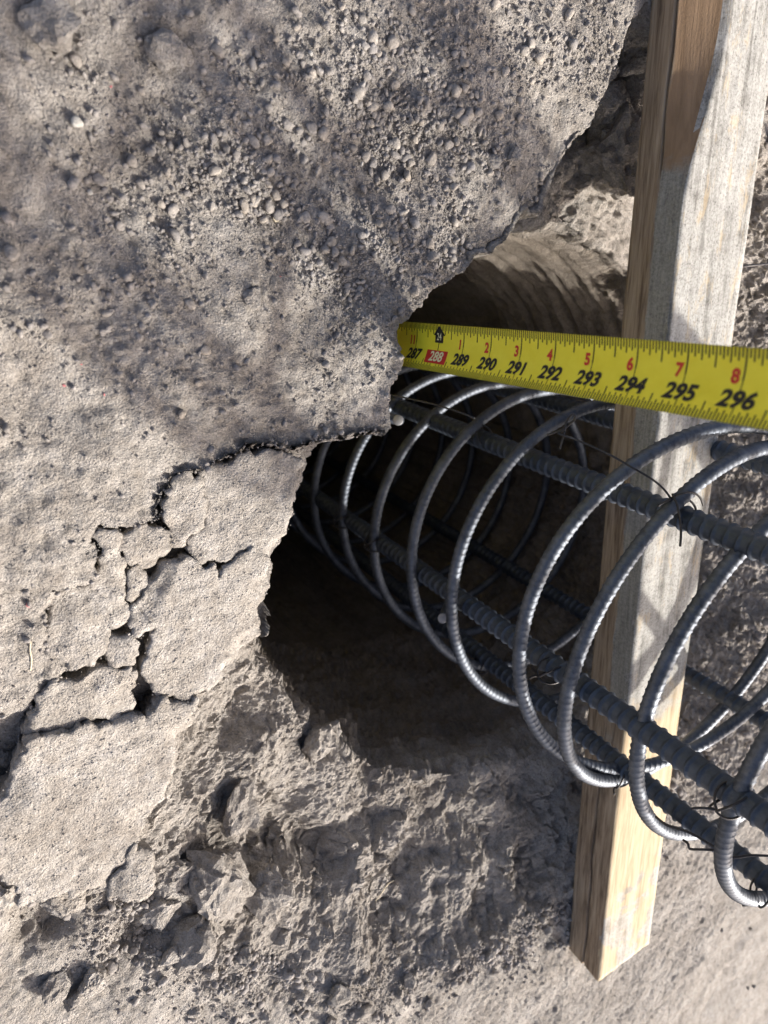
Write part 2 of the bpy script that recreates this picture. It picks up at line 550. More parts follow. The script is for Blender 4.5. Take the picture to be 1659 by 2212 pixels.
# ------------------------------------------------------------------ crust plates
PLATES = {   # outlines on the ground level, picture points
    'a': [(442, 1017), (500, 1002), (555, 977), (600, 982), (640, 985), (660, 1000), (645, 1037), (637, 1062), (642, 1092), (625, 1137), (600, 1172), (580, 1207), (550, 1187), (530, 1187), (505, 1212), (470, 1219), (440, 1209), (405, 1189), (430, 1162), (447, 1132), (452, 1087), (445, 1047)],
    'b': [(380, 1032), (436, 1032), (446, 1067), (441, 1117), (423, 1157), (396, 1184), (377, 1182), (380, 1152), (357, 1132), (360, 1092), (376, 1060)],
    'c': [(250, 1150), (320, 1144), (350, 1147), (375, 1162), (370, 1187), (340, 1207), (320, 1229), (300, 1229), (275, 1209), (260, 1177)],
    'd': [(207, 1142), (245, 1142), (250, 1182), (215, 1197), (205, 1172)],
    'e': [(215, 1202), (255, 1187), (264, 1227), (265, 1257), (262, 1284), (220, 1284), (200, 1262), (212, 1242)],
    'f': [(372, 1216), (402, 1211), (460, 1226), (468, 1246), (495, 1231), (530, 1196), (554, 1197), (579, 1214), (583, 1247), (590, 1262), (570, 1302), (565, 1337), (570, 1382), (530, 1412), (490, 1437), (480, 1468), (440, 1505), (380, 1512), (345, 1512), (333, 1480), (306, 1440), (330, 1400), (326, 1350), (305, 1318), (322, 1282), (345, 1252)],
    'g': [(115, 1287), (200, 1272), (220, 1290), (264, 1287), (280, 1327), (274, 1342), (240, 1367), (244, 1392), (200, 1435), (160, 1437), (125, 1417), (95, 1387), (114, 1352)],
    'h': [(285, 1322), (300, 1312), (323, 1350), (300, 1372), (281, 1350)],
    'i': [(246, 1382), (295, 1377), (300, 1397), (280, 1430), (250, 1437), (240, 1412)],
    'j': [(97, 1492), (200, 1457), (284, 1452), (293, 1480), (288, 1543), (200, 1563), (110, 1588), (62, 1590), (72, 1545)],
    'k': [(56, 1602), (180, 1576), (290, 1556), (318, 1565), (322, 1542), (345, 1526), (432, 1514), (418, 1552), (388, 1600), (382, 1650), (350, 1722), (326, 1770), (296, 1830), (272, 1872), (246, 1905), (240, 1938), (212, 1925), (130, 1938), (50, 1950), (45, 1905), (0, 1884), (-80, 1905), (-220, 1930), (-240, 1830), (-60, 1762), (8, 1735), (28, 1680)],
    'l': [(280, 1838), (296, 1832), (320, 1850), (332, 1876), (330, 1920), (300, 1944), (244, 1942), (248, 1908), (272, 1876)],
    'm': [(270, 1245), (300, 1233), (327, 1265), (320, 1281), (290, 1293), (272, 1272)],
}


def plate(key, outline, step=0.058, thick=1.1):
    poly = np.array([at(x, y)[:2] for x, y in outline])
    # resample with ragged noise
    pts = []
    for p, q in zip(poly, np.roll(poly, -1, 0)):
        k = max(2, int(np.linalg.norm(q - p) / 0.04))
        pts += [p * (1 - t) + q * t for t in np.arange(k) / k]
    pts = np.array(pts)
    off = np.stack([fbm(np.c_[pts, np.full(len(pts), 3.0)], 2.2, 4, 0.72), fbm(np.c_[pts, np.full(len(pts), 9.0)], 2.2, 4, 0.72)], 1)
    nd = np.roll(pts, -3, 0) - np.roll(pts, 3, 0)
    on = np.stack([nd[:, 1], -nd[:, 0]], 1)
    on /= np.linalg.norm(on, axis=1)[:, None] + 1e-9
    if ((pts - pts.mean(0)) * on).sum() < 0:
        on = -on
    pts = pts + off * 0.14 + on * 0.058
    lo, hi = pts.min(0) - step, pts.max(0) + step
    gx = np.arange(lo[0], hi[0], step)
    gy = np.arange(lo[1], hi[1], step)
    X, Y = np.meshgrid(gx, gy, indexing='ij')
    G = np.stack([X, Y], -1)
    ins = inside(G, pts)
    cell = ins[:-1, :-1] & ins[1:, :-1] & ins[1:, 1:] & ins[:-1, 1:]
    ids = np.arange(X.size).reshape(X.shape)
    Fq = np.stack([ids[:-1, :-1], ids[1:, :-1], ids[1:, 1:], ids[:-1, 1:]], -1)[cell]
    used = np.unique(Fq)
    remap = -np.ones(X.size, int)
    remap[used] = np.arange(len(used))
    Fq = remap[Fq]
    V = G.reshape(-1, 2)[used]
    # boundary edges
    E = np.concatenate([Fq[:, [0, 1]], Fq[:, [1, 2]], Fq[:, [2, 3]], Fq[:, [3, 0]]])
    key_ = np.sort(E, 1)
    code = key_[:, 0].astype(np.int64) * 10 ** 7 + key_[:, 1]
    u, inv, cn = np.unique(code, return_inverse=True, return_counts=True)
    be = E[cn[inv] == 1]
    bv = np.unique(be)
    dist, near = poly_dist(V, pts)
    V[bv] = near[bv]
    dist[bv] = 0
    P3 = np.c_[V, np.zeros(len(V))]
    tilt = rng.normal(size=2) * 0.03
    cen = V.mean(0)
    z = 0.03 * fbm(P3, 0.5, 3) + 0.03 * fbm(P3, 2.2, 3) + 0.02 * perlin(P3, 7.0) + (V - cen) @ tilt + rng.normal() * 0.04 - 0.03
    z += -0.02 * sstep(0.25, 0.5, perlin(P3 + 5, 2.7)) - 0.035 * (1 - sstep(0, 0.07, dist)) * (0.6 + fbm(P3, 3.0, 2))
    z += -0.16 * (1 - sstep(0, 0.7, dist)) * sstep(0.05, 0.4, fbm(P3 + 77, 0.55, 2))
    V3 = np.c_[V, z]
    # skirt
    loop = be
    vmap = {v: k for k, v in enumerate(bv)}
    rows = [bv]
    allV = [V3]
    base = len(V3)
    out_n = np.zeros((len(bv), 2))
    for a, b in loop:
        e = V[b] - V[a]
        nn = np.array([e[1], -e[0]])
        nn /= np.linalg.norm(nn) + 1e-9
        out_n[vmap[a]] += nn
        out_n[vmap[b]] += nn
    out_n /= np.linalg.norm(out_n, axis=1)[:, None] + 1e-9
    fac = []
    prev = bv
    for q, (dz, dr) in enumerate(((0.04, 0.045), (0.14, 0.05), (0.3, 0.01), (0.5, -0.03), (0.8, -0.1), (thick, -0.16))):
        pp = np.c_[V[bv], np.full(len(bv), -dz)]
        jit = fbm(pp, 3.0, 3, 0.6) * 0.07 - 0.05
        nv = np.c_[V[bv] + out_n * (dr + jit)[:, None], z[bv] - dz + 0.04 * perlin(pp, 4)]
        start = base
        allV.append(nv)
        base += len(bv)
        cur = np.arange(start, base)
        fa = np.array([vmap[a] for a, b in loop])
        fb = np.array([vmap[b] for a, b in loop])
        fac.append(np.stack([prev[fb], prev[fa], cur[fa], cur[fb]], 1))
        prev = cur
    V3 = np.vstack(allV)
    return V3, np.vstack([Fq] + fac), (len(used), dist)


plate_pts = []
edge_pts = []
for key, outl in PLATES.items():
    V, F, (nt_, dd_) = plate(key, outl)
    obj('crust_plate', mesh_np('crust_plate', V, F), M_CRUST, ground)
    plate_pts.append(V[:nt_][dd_ > 0.15])
    edge_pts.append(V[:nt_][dd_ < 0.09])
plate_pts = np.vstack(plate_pts)
edge_pts = np.vstack(edge_pts)


# ------------------------------------------------------------------ stones, clods, gravel
def ico(sub):
    bm = bmesh.new()
    bmesh.ops.create_icosphere(bm, subdivisions=sub, radius=1.0)
    V = np.array([v.co[:] for v in bm.verts])
    F = np.array([[v.index for v in f.verts] for f in bm.faces])
    bm.free()
    return V, F


ICO1, ICO2, ICO3, ICO4 = ico(1), ico(2), ico(3), ico(4)


def lump(base, seed, amp=0.3, cuts=6, aspect=(1, 0.85, 0.65), freq=1.0, fine=0.05):
    V, F = base
    r = np.random.default_rng(seed)
    V = V.copy()
    for _ in range(cuts):                       # chisel flat faces
        d = r.normal(size=3)
        d /= np.linalg.norm(d)
        h = r.uniform(0.48, 0.85)
        s = V @ d
        V -= np.maximum(0, s - h)[:, None] * d * 0.85
    o = r.normal(size=3) * 50
    V = V * (1 + amp * fbm(V + o, freq, 2) + fine * fbm(V + o, freq * 3.2, 4, 0.65) + fine * 0.8 * np.abs(fbm(V - o, freq * 2.1, 3)))[:, None]
    return V * np.array(aspect), F


def rand_rot(n):
    q = rng.normal(size=(n, 4))
    q /= np.linalg.norm(q, axis=1)[:, None]
    w, x, y, z = q.T
    return np.stack([np.stack([1 - 2 * (y * y + z * z), 2 * (x * y - z * w), 2 * (x * z + y * w)], -1),
                     np.stack([2 * (x * y + z * w), 1 - 2 * (x * x + z * z), 2 * (y * z - x * w)], -1),
                     np.stack([2 * (x * z - y * w), 2 * (y * z + x * w), 1 - 2 * (x * x + y * y)], -1)], 1)


land = GP[RIMROW + 1:]
lx, ly, lz = seen(land)
inview = (lx > -260) & (lx < 1900) & (ly > -260) & (ly < 2450) & (lz > 2)
LP = land.reshape(-1, 3)
area = np.linalg.norm(np.cross(np.gradient(land, axis=0), np.gradient(land, axis=1)), axis=-1).reshape(-1)
LN = land.shape
nearL = (near_m[RIMROW + 1:] * inview).reshape(-1)
benchL = (bench_m[RIMROW + 1:] * inview).reshape(-1)
slopeL = (slope_m[RIMROW + 1:] * inview).reshape(-1)
farL = (far_m[RIMROW + 1:] * inview).reshape(-1)
px_, py_ = lx.reshape(-1), ly.reshape(-1)
dens = np.clip(0.5 + 1.0 * fbm(LP, 0.35, 4), 0.08, None)
# the loose crumbs lie thickest in a broad band of the upper soil
band = np.exp(-(((px_ - 760) / 420) ** 2 + ((py_ - 330) / 330) ** 2)) + 0.9 * np.exp(-(((px_ - 1090) / 90) ** 2 + ((py_ - 310) / 90) ** 2))
wnear = nearL * area * dens * (0.18 + 1.3 * band)
wall_w = slopeL * area * 0.9 * dens
rad_ = np.hypot(LP[:, 0] - BC[0], LP[:, 1] - BC[1])
wslope = slopeL * area * sstep(-0.1, 0.35, fbm(LP + 71.0, 0.8, 3)) + 1e-6 * slopeL
wbench = benchL * area * dens
wfar = farL * area * dens * (1 - sstep(18, 24, rad_) * 0.93)


wcrack = (inz[RIMROW + 1:] * inview).reshape(-1) * area


def pick(w, n):
    c = np.cumsum(w)
    return np.searchsorted(c, rng.random(n) * c[-1]).clip(0, len(w) - 1)


SV, SF = [], []
voff = 0
variants = [lump(ICO1, 900 + k, 0.22, 7, (1, rng.uniform(0.7, 1), rng.uniform(0.5, 0.8))) for k in range(16)]
variants2 = [lump(ICO2, 950 + k, 0.2, 10, (1, rng.uniform(0.7, 1), rng.uniform(0.5, 0.85))) for k in range(16)]


def add_crumbs(P, size, var):
    global voff
    n = len(P)
    which = rng.integers(0, len(var), n)
    R = rand_rot(n)
    for k in range(len(var)):
        m = which == k
        if not m.any():
            continue
        V, F = var[k]
        W = np.einsum('nij,vj->nvi', R[m], V) * size[m][:, None, None] + P[m][:, None, :]
        c = len(W)
        SV.append(W.reshape(-1, 3))
        SF.append((F[None] + (np.arange(c) * len(V))[:, None, None] + voff).reshape(-1, 3))
        voff += c * len(V)


def sizes(n, lo, hi, p=2.4):
    u = rng.random(n)
    return (lo ** (1 - p) + u * (hi ** (1 - p) - lo ** (1 - p))) ** (1 / (1 - p))


for w, n, lo, hi in ((wnear, 17000, 0.016, 0.075), (nearL * area, 5000, 0.014, 0.04), (wall_w, 6500, 0.025, 0.10), (wcrack, 2500, 0.03, 0.12), (wbench, 5000, 0.02, 0.05), (wfar, 2600, 0.04, 0.12)):
    i = pick(w, n)
    s = sizes(n, lo, hi)
    add_crumbs(LP[i] + np.c_[rng.normal(size=(n, 2)) * 0.03, s * (0.3 if w is wnear or w is wall_w else 0.0)], s, variants)
n_flat = sum(len(f) for f in SF)
for w, n, lo, hi in ((wnear, 1300, 0.055, 0.12), (wfar, 1100, 0.12, 0.36), (wslope, 2600, 0.05, 0.20)):
    i = pick(w, n)
    s = sizes(n, lo, hi)
    add_crumbs(LP[i] + np.c_[rng.normal(size=(n, 2)) * 0.03, s * 0.4], s, variants2)
gv_ = np.vstack(SV)
gf_ = np.vstack(SF)
gs_ = np.arange(len(gf_)) >= n_flat
obj('gravel', mesh_np('gravel', gv_, gf_, gs_), M_STONE, kind='stuff', label='loose fine gravel and soil crumbs strewn over the ground', cat='gravel')

SV, SF = [], []
voff = 0
i = rng.integers(0, len(plate_pts), 3600)
s = sizes(3600, 0.014, 0.045)
add_crumbs(plate_pts[i] + np.c_[np.zeros((3600, 2)), s * 0.0], s, variants)
i = rng.integers(0, len(edge_pts), 350)
s = sizes(350, 0.014, 0.05)
add_crumbs(edge_pts[i] + np.c_[rng.normal(size=(350, 2)) * 0.05, s * -0.1], s, variants)
obj('sand_grains', mesh_np('sand_grains', np.vstack(SV), np.vstack(SF), False), M_SAND, kind='stuff', label='sand grains scattered on the cracked crust', cat='sand')

# single stones one can pick out, parts of the ground
stone_me = []
for k in range(14):
    V, F = lump(ICO2, 300 + k, 0.22, 11, (1, rng.uniform(0.7, 1), rng.uniform(0.5, 0.8)), 1.1)
    me = mesh_np('stone', V, F)
    me.materials.append(M_STONE)
    stone_me.append(me)
grid_pts = LP


def surf_z(x, y):
    d = (LP[:, 0] - x) ** 2 + (LP[:, 1] - y) ** 2
    return LP[d.argmin(), 2]


def put_stone(p, s, me=None, mat=None, name='stone', squash=(1, 1, 1), sink=0.3):
    o = bpy.data.objects.new(name, me or random.choice(stone_me))
    col.objects.link(o)
    o.parent = ground
    o.location = (p[0] * IN, p[1] * IN, (p[2] + s * sink) * IN)
    o.rotation_euler = (rng.uniform(-0.5, 0.5), rng.uniform(-0.5, 0.5), rng.uniform(0, 6.28))
    o.scale = (s * squash[0], s * squash[1], s * squash[2])
    return o


i = pick(wnear * (0.3 + band), 235)
for k, s in zip(i, sizes(235, 0.085, 0.20, 2.6)):
    put_stone(LP[k], s, sink=0.4)
# the stones that stand out, at their places
for x, y, s in ((360, 108, 0.37), (468, 112, 0.17), (108, 50, 0.42), (545, 640, 0.26), (440, 755, 0.17), (620, 270, 0.15), (575, 305, 0.14),
                (703, 350, 0.13), (1010, 250, 0.2), (1035, 285, 0.17), (1105, 340, 0.24), (1060, 350, 0.22), (990, 320, 0.13), (1000, 345, 0.14),
                (1075, 250, 0.15), (1120, 255, 0.14), (710, 490, 0.15), (700, 540, 0.14), (215, 390, 0.16), (525, 445, 0.17), (780, 185, 0.14),
                (15, 470, 0.14), (25, 545, 0.2), (275, 600, 0.14), (410, 655, 0.14), (640, 525, 0.14), (1145, 175, 0.15), (1235, 95, 0.17), (935, 440, 0.12)):
    p = at(x, y)
    p[2] = surf_z(p[0], p[1])
    big_me = None
    if s > 0.2:
        V, F = lump(ICO3, 500 + x, 0.25, 9, (1, 0.9, 0.7), 1.3, 0.14)
        big_me = mesh_np('stone', V, F, False)
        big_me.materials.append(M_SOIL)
    put_stone(at(x, y, p[2]), s * (1.2 if s > 0.3 else 1.0), big_me, sink=0.35)
for x, y, s in ((165, 265, 0.12), (195, 415, 0.07), (505, 380, 0.05), (780, 355, 0.07), (670, 115, 0.09), (320, 482, 0.04)):
    p = at(x, y)
    p = at(x, y, surf_z(p[0], p[1]))
    me = random.choice(stone_me).copy()
    me.materials.clear()
    me.materials.append(M_PALE)
    put_stone(p, s, me)
# red marking-paint flakes
mp, ntp, bp_ = new_mat('paint_flake')
bp_.inputs['Base Color'].default_value = (0.50, 0.17, 0.17, 1)
bp_.inputs['Roughness'].default_value = 0.7
fl_me = mesh_np('paint_flake', lump(ICO1, 77, 0.3, 5, (1, 0.6, 0.25))[0], ICO1[1], False)
fl_me.materials.append(mp)
for x, y, s in ((139, 833, 0.05), (226, 853, 0.05), (60, 1306, 0.08), (554, 165, 0.035), (240, 187, 0.04), (720, 522, 0.05), (176, 787, 0.03), (605, 597, 0.03)):
    p = at(x, y)
    put_stone(at(x, y, surf_z(p[0], p[1])), s, fl_me, name='paint_flake', sink=0.2)

# big clods of soil
CLODS = [   # x, y (picture), level, size, squash, seed
    (1335, 345, -2.3, 1.75, (1, 0.95, 0.8), 1), (1330, 232, -1.9, 0.85, (1, 0.9, 0.8), 2), (1298, 210, -1.6, 0.6, (1, 0.8, 0.9), 3),
    (1315, 262, -2.2, 0.95, (1, 0.8, 0.7), 4), (1365, 190, -1.8, 0.7, (1, 1, 0.8), 5), (1285, 300, -2.6, 0.5, (1, 0.8, 0.8), 6),
    (1375, 270, -2.2, 0.8, (1, 1, 0.8), 7), (1262, 392, -2.9, 0.45, (1, 0.8, 0.7), 8), (1300, 165, -1.4, 0.55, (1, 0.7, 0.7), 9), (1378, 135, -1.4, 0.6, (1, 0.8, 0.7), 19),
    (470, 1905, -1.35, 1.35, (1.1, 0.8, 0.6), 10), (415, 2010, -1.5, 1.25, (1, 0.75, 0.55), 11), (345, 1960, -1.35, 0.75, (1, 0.85, 0.7), 12),
    (372, 1890, -1.5, 0.75, (1, 0.8, 0.7), 13), (20, 1915, -0.95, 0.62, (1, 0.9, 0.7), 14), (145, 1945, -0.85, 0.65, (1, 0.8, 0.7), 15),
    (468, 2055, -1.2, 0.42, (0.6, 1, 0.6), 16), (195, 2125, -1.1, 0.5, (1, 0.7, 0.6), 17), (120, 2140, -1.2, 0.55, (1, 0.8, 0.6), 18),
    (575, 1935, -1.4, 1.1, (1.1, 0.8, 0.5), 20), (165, 2160, -1.1, 0.4, (1, 0.8, 0.7), 21), (520, 1745, -2.0, 0.9, (1.1, 0.8, 0.5), 22), (690, 1600, -3.2, 0.9, (1.1, 0.8, 0.7), 23)]
for x, y, z, s, sq, sd in CLODS:
    V, F = lump(ICO4, 40 + sd, 0.2, 14, (sq[0], sq[1], max(sq[2], 0.75)), 1.2, 0.13)
    me = mesh_np('soil_clod', V, F, False)
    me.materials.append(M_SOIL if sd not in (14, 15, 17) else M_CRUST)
    o = put_stone(at(x, y, z), s * (1.0 if y < 1000 else 0.95), me, name='soil_clod', sink=0.05)

# smaller broken clods on the shoulder of the hole
clod_me = []
for k in range(9):
    V, F = lump(ICO3, 700 + k, 0.22, 12, (1, rng.uniform(0.7, 0.95), rng.uniform(0.6, 0.85)), 1.2, 0.12)
    me = mesh_np('soil_clod', V, F, False)
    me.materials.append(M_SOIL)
    clod_me.append(me)
i = pick(slopeL * area, 60)
for k, s in zip(i, sizes(60, 0.17, 0.5, 2.2)):
    put_stone(LP[k], s, random.choice(clod_me), name='soil_clod', sink=0.3)

# ------------------------------------------------------------------ steel
def steel(name, base, dark, rough, metal):
    m, nt, b = new_mat(name)
    tc = N(nt, 'ShaderNodeTexCoord').outputs['Object']
    n1 = tex_noise(nt, tc, 60, 5, 0.65)
    n2 = tex_noise(nt, tc, 420, 4, 0.65)
    f = math_n(nt, 'ADD', math_n(nt, 'MULTIPLY', n1, 0.6), math_n(nt, 'MULTIPLY', n2, 0.4))
    c = ramp(nt, f, [(0.35, dark), (0.62, base)])
    dust = ramp(nt, tex_noise(nt, tc, 150, 5, 0.7), [(0.58, (0, 0, 0)), (0.75, (0.35, 0.35, 0.35))])
    c = mixc(nt, dust, c, (0.24, 0.22, 0.20))
    nt.links.new(c, b.inputs['Base Color'])
    b.inputs['Metallic'].default_value = metal
    rr = ramp(nt, n2, [(0.3, (rough - 0.1,) * 3), (0.7, (rough + 0.15,) * 3)])
    nt.links.new(rr, b.inputs['Roughness'])
    bp = N(nt, 'ShaderNodeBump')
    bp.inputs['Strength'].default_value = 0.35
    bp.inputs['Distance'].default_value = 0.0004
    nt.links.new(n2, bp.inputs['Height'])
    nt.links.new(bp.outputs[0], b.inputs['Normal'])
    return m


M_HOOP = steel('hoop_steel', (0.160, 0.178, 0.205), (0.055, 0.063, 0.078), 0.53, 0.74)
M_BAR = steel('bar_steel', (0.085, 0.104, 0.134), (0.043, 0.054, 0.072), 0.50, 0.6)
M_WIRE = steel('wire_steel', (0.075, 0.07, 0.068), (0.035, 0.033, 0.033), 0.45, 0.7)
mc, ntc, bc_ = new_mat('cut_steel')
bc_.inputs['Base Color'].default_value = (0.33, 0.325, 0.32, 1)
bc_.inputs['Metallic'].default_value = 0.3
bc_.inputs['Roughness'].default_value = 0.55

# ------------------------------------------------------------------ cage
AX = np.array([-0.048, -0.029, 0.998])
AX /= np.linalg.norm(AX)
UX = np.cross(AX, [0, 1.0, 0])
UX /= np.linalg.norm(UX)
VX = np.cross(AX, UX)
RC, RH, RB = 6.13, 0.21, 0.325
RBAR = RC - RH - RB
cage = obj('rebar_cage', None, label='round steel rebar cage standing in the drilled hole with hoops tied to bars', cat='rebar cage')


def frame_matrix(o, x, y, z):
    return Matrix(((x[0], y[0], z[0], o[0] * IN), (x[1], y[1], z[1], o[1] * IN), (x[2], y[2], z[2], o[2] * IN), (0, 0, 0, 1)))


def rib(x):
    """one raised rib per unit"""
    f = x - np.floor(x)
    return sstep(0.34, 0.45, f) * (1 - sstep(0.55, 0.66, f))


def bar_mesh():
    s = np.concatenate([np.arange(-46, -20, 0.25), np.arange(-20, 13, 0.036), np.arange(13, 52, 0.25)])
    sides = 24
    ph = np.arange(sides) / sides * 2 * np.pi
    Sg, Pg = np.meshgrid(s, ph, indexing='ij')
    fade = np.clip(np.abs(np.sin(Pg)) * 1.6, 0, 1) ** 0.7
    R = RB - 0.012 + 0.062 * rib(Sg / 0.36 + 0.10 * np.abs(np.cos(Pg)) * np.sign(np.sin(Pg))) * fade
    lr = np.exp(-(np.sin(Pg) / 0.16) ** 2)
    R = R + 0.030 * lr
    V, F = tube(np.c_[np.zeros((len(s), 2)), s], R, sides)
    return mesh_any('longitudinal_bar', V, F)


bar_me = bar_mesh()
BARS = [2, 64, 126, 186, 246, 302]
for deg, tw in zip(BARS, (75, 20, 60, 10, 100, 180)):
    a = math.radians(deg)
    rad = math.cos(a) * UX + math.sin(a) * VX
    o = obj('longitudinal_bar', bar_me, M_BAR, cage)
    t = math.radians(tw)
    tang = np.cross(AX, rad)
    x = math.cos(t) * rad + math.sin(t) * tang
    o.matrix_world = frame_matrix(RBAR * rad, x, np.cross(AX, x), AX)


def hoop_mesh(seed):
    r = np.random.default_rng(seed)
    n = 1150
    t = np.linspace(0, 2 * np.pi * 1.0, n, endpoint=False)
    wob = 0.03 * np.sin(2 * t + r.uniform(0, 6)) + 0.02 * np.sin(3 * t + r.uniform(0, 6))
    R = RC + wob
    path = np.stack([R * np.cos(t), R * np.sin(t), 0.03 * np.sin(t + r.uniform(0, 6))], 1)
    sides = 14
    ph = np.arange(sides) / sides * 2 * np.pi
    Sg, Pg = np.meshgrid(t * RC, ph, indexing='ij')
    pitch = 2 * np.pi * RC / 172
    fade = np.clip(np.abs(np.sin(Pg - 0.6)) * 1.7, 0, 1)
    rr = RH - 0.009 + 0.025 * rib(Sg / pitch + 0.35 * np.cos(Pg)) * fade + 0.018 * np.exp(-(np.sin(Pg - 0.6) / 0.2) ** 2)
    V, F = tube(path, rr, sides, closed=True)
    return mesh_np('hoop', V, F)


hoop_me = [hoop_mesh(k) for k in range(3)]
HOOPS = [((0.912, 0.034, -14.17), (-0.051, -0.041)), ((0.739, 0.183, -11.03), (-0.05, -0.038)), ((0.636, -0.01, -8.209), (-0.025, -0.035)),
         ((0.144, 0.300, -4.589), (-0.052, -0.017)), ((-0.261, 0.397, -1.394), (-0.077, -0.037)), ((-1.127, 0.709, 3.683), (-0.227, -0.063)),
         ((-0.412, 0.030, 3.717), (0.005, -0.138)), ((0.284, -0.671, 6.039), (-0.048, -0.078)), ((0.105, -0.822, 9.245), (-0.101, -0.127))]
for z in (-17.4, -20.6, -23.9, -27.3, -30.4, -33.8, -37.2, -40.6):
    HOOPS.append(((-0.048 * z + rng.normal() * 0.1, -0.029 * z + rng.normal() * 0.1, z), (-0.048 + rng.normal() * 0.015, -0.03 + rng.normal() * 0.015)))
for z in np.arange(12.0, 47, 2.1):  # unseen upper hoops, invented close spacing to thicken the shade on the soil
    HOOPS.append(((-0.048 * z + rng.normal() * 0.15, -0.029 * z + rng.normal() * 0.15, z), (-0.048 + rng.normal() * 0.03, -0.03 + rng.normal() * 0.03)))
for k, (c, (nx, ny)) in enumerate(HOOPS):
    nz = np.array([nx, ny, math.sqrt(1 - nx * nx - ny * ny)])
    a = rng.uniform(0, 6.28)
    x = np.array([math.cos(a), math.sin(a), 0])
    x -= nz * (x @ nz)
    x /= np.linalg.norm(x)
    o = obj('hoop', hoop_me[k % 3], M_HOOP, cage)
    o.matrix_world = frame_matrix(c, x, np.cross(nz, x), nz)


def wire(path, r=0.034, name='tie_wire', parent=None, sides=7, **kw):
    V, F = tube(np.asarray(path), r, sides)
    return obj(name, mesh_any(name, V, F), M_WIRE, parent, **kw)


def crossing(deg, hoop):
    a = math.radians(deg)
    rad = math.cos(a) * UX + math.sin(a) * VX
    c, (nx, ny) = HOOPS[hoop]
    nz = np.array([nx, ny, math.sqrt(1 - nx * nx - ny * ny)])
    b0 = RBAR * rad
    s = ((np.array(c) - b0) @ nz) / (AX @ nz)
    return b0 + AX * s, rad, np.cross(AX, rad)


def tie(deg, hoop, seed, tail=0.8):
    B, rad, tg = crossing(deg, hoop)
    r = np.random.default_rng(seed)
    pts = []
    mid = B + rad * 0.24
    for k, sgn in enumerate((1, -1)):
        dg = (AX + sgn * tg) / math.sqrt(2)
        for t in np.linspace(0.1, 2 * np.pi - 0.1, 18):
            pts.append(mid + dg * 0.40 * math.sin(t) + rad * (0.52 + 0.02 * k) * math.cos(t) + AX * 0.04 * (t - 3) / 3 * (1 - 2 * k))
    end = mid + rad * 0.55
    pts.append(end)
    d = AX * r.normal() + tg * r.normal() + rad * 0.7
    d /= np.linalg.norm(d)
    for t in np.linspace(0.2, 1, 5):
        pts.append(end + d * tail * t + tg * 0.15 * t * t)
    return wire(spline(np.array(pts), 3), 0.032, parent=cage)


for deg, h, sd in ((302, 6, 1), (2, 5, 2), (2, 2, 3), (2, 8, 4), (64, 8, 5), (126, 6, 6), (126, 3, 7), (64, 3, 8), (246, 4, 9), (302, 3, 10), (126, 8, 11), (186, 6, 12), (64, 6, 13), (2, 1, 14)):
    tie(deg, h, sd, 0.5 if sd != 1 else 0.9)
# long loose strands of tie wire
B1 = crossing(302, 6)[0]


def q2(x, y):
    return ((1280 + x / 2.592) / 1.1573, (980 + y / 2.592) / 1.1573)


def q5(x, y):
    return ((1280 + x / 2.592) / 1.1573, (1860 + y / 2.592) / 1.1573)


def q1(x, y):
    return ((640 + x / 2.592) / 1.1573, (980 + y / 2.592) / 1.1573)


wire(spline([at_depth(*q2(x, y), d) for x, y, d in ((225, 280, 19.8), (330, 240, 19.7), (395, 190, 19.6), (410, 155, 19.6), (385, 150, 19.6), (350, 200, 19.6), (340, 245, 19.5),
                                                    (300, 268, 19.5), (420, 310, 19.4), (620, 400, 19.2), (780, 490, 19.2), (900, 560, 19.2), (980, 625, 19.3), (1030, 690, 19.5))]), 0.03, parent=cage)
wire(spline([at_depth(*q2(x, y), d) for x, y, d in ((345, 240, 19.55), (325, 310, 19.5), (308, 372, 19.4))]), 0.03, parent=cage)
wire(spline([at_depth(*q2(x, y), d) for x, y, d in ((1040, 660, 19.2), (1070, 730, 19.0), (1090, 830, 18.8), (1095, 920, 18.7), (1090, 1000, 18.6))]), 0.033, parent=cage)
wire(spline([at_depth(*q2(x, y), d) for x, y, d in ((1030, 690, 19.3), (1080, 665, 19.1), (1160, 650, 19.2), (1215, 680, 19.4), (1240, 735, 19.6))]), 0.03, parent=cage)
wire(spline([at_depth(*q5(x, y), d) for x, y, d in ((930, 470, 19.5), (1010, 530, 19.2), (1150, 575, 18.9), (1300, 660, 18.6), (1420, 732, 18.3), (1560, 722, 18.2), (1760, 730, 18.0))]), 0.034, parent=cage)
wire(spline([at_depth(*q5(x, y), d) for x, y, d in ((1110, 622, 19.0), (1140, 645, 18.8), (1155, 680, 18.8), (1240, 684, 18.6), (1330, 690, 18.5), (1420, 715, 18.3))]), 0.034, parent=cage)
wire(spline([at_depth(*q1(x, y), d) for x, y, d in ((880, 20, 23.2), (1000, 45, 23.0), (1150, 80, 22.8), (1300, 125, 22.6), (1420, 170, 22.5))]), 0.028, parent=cage)
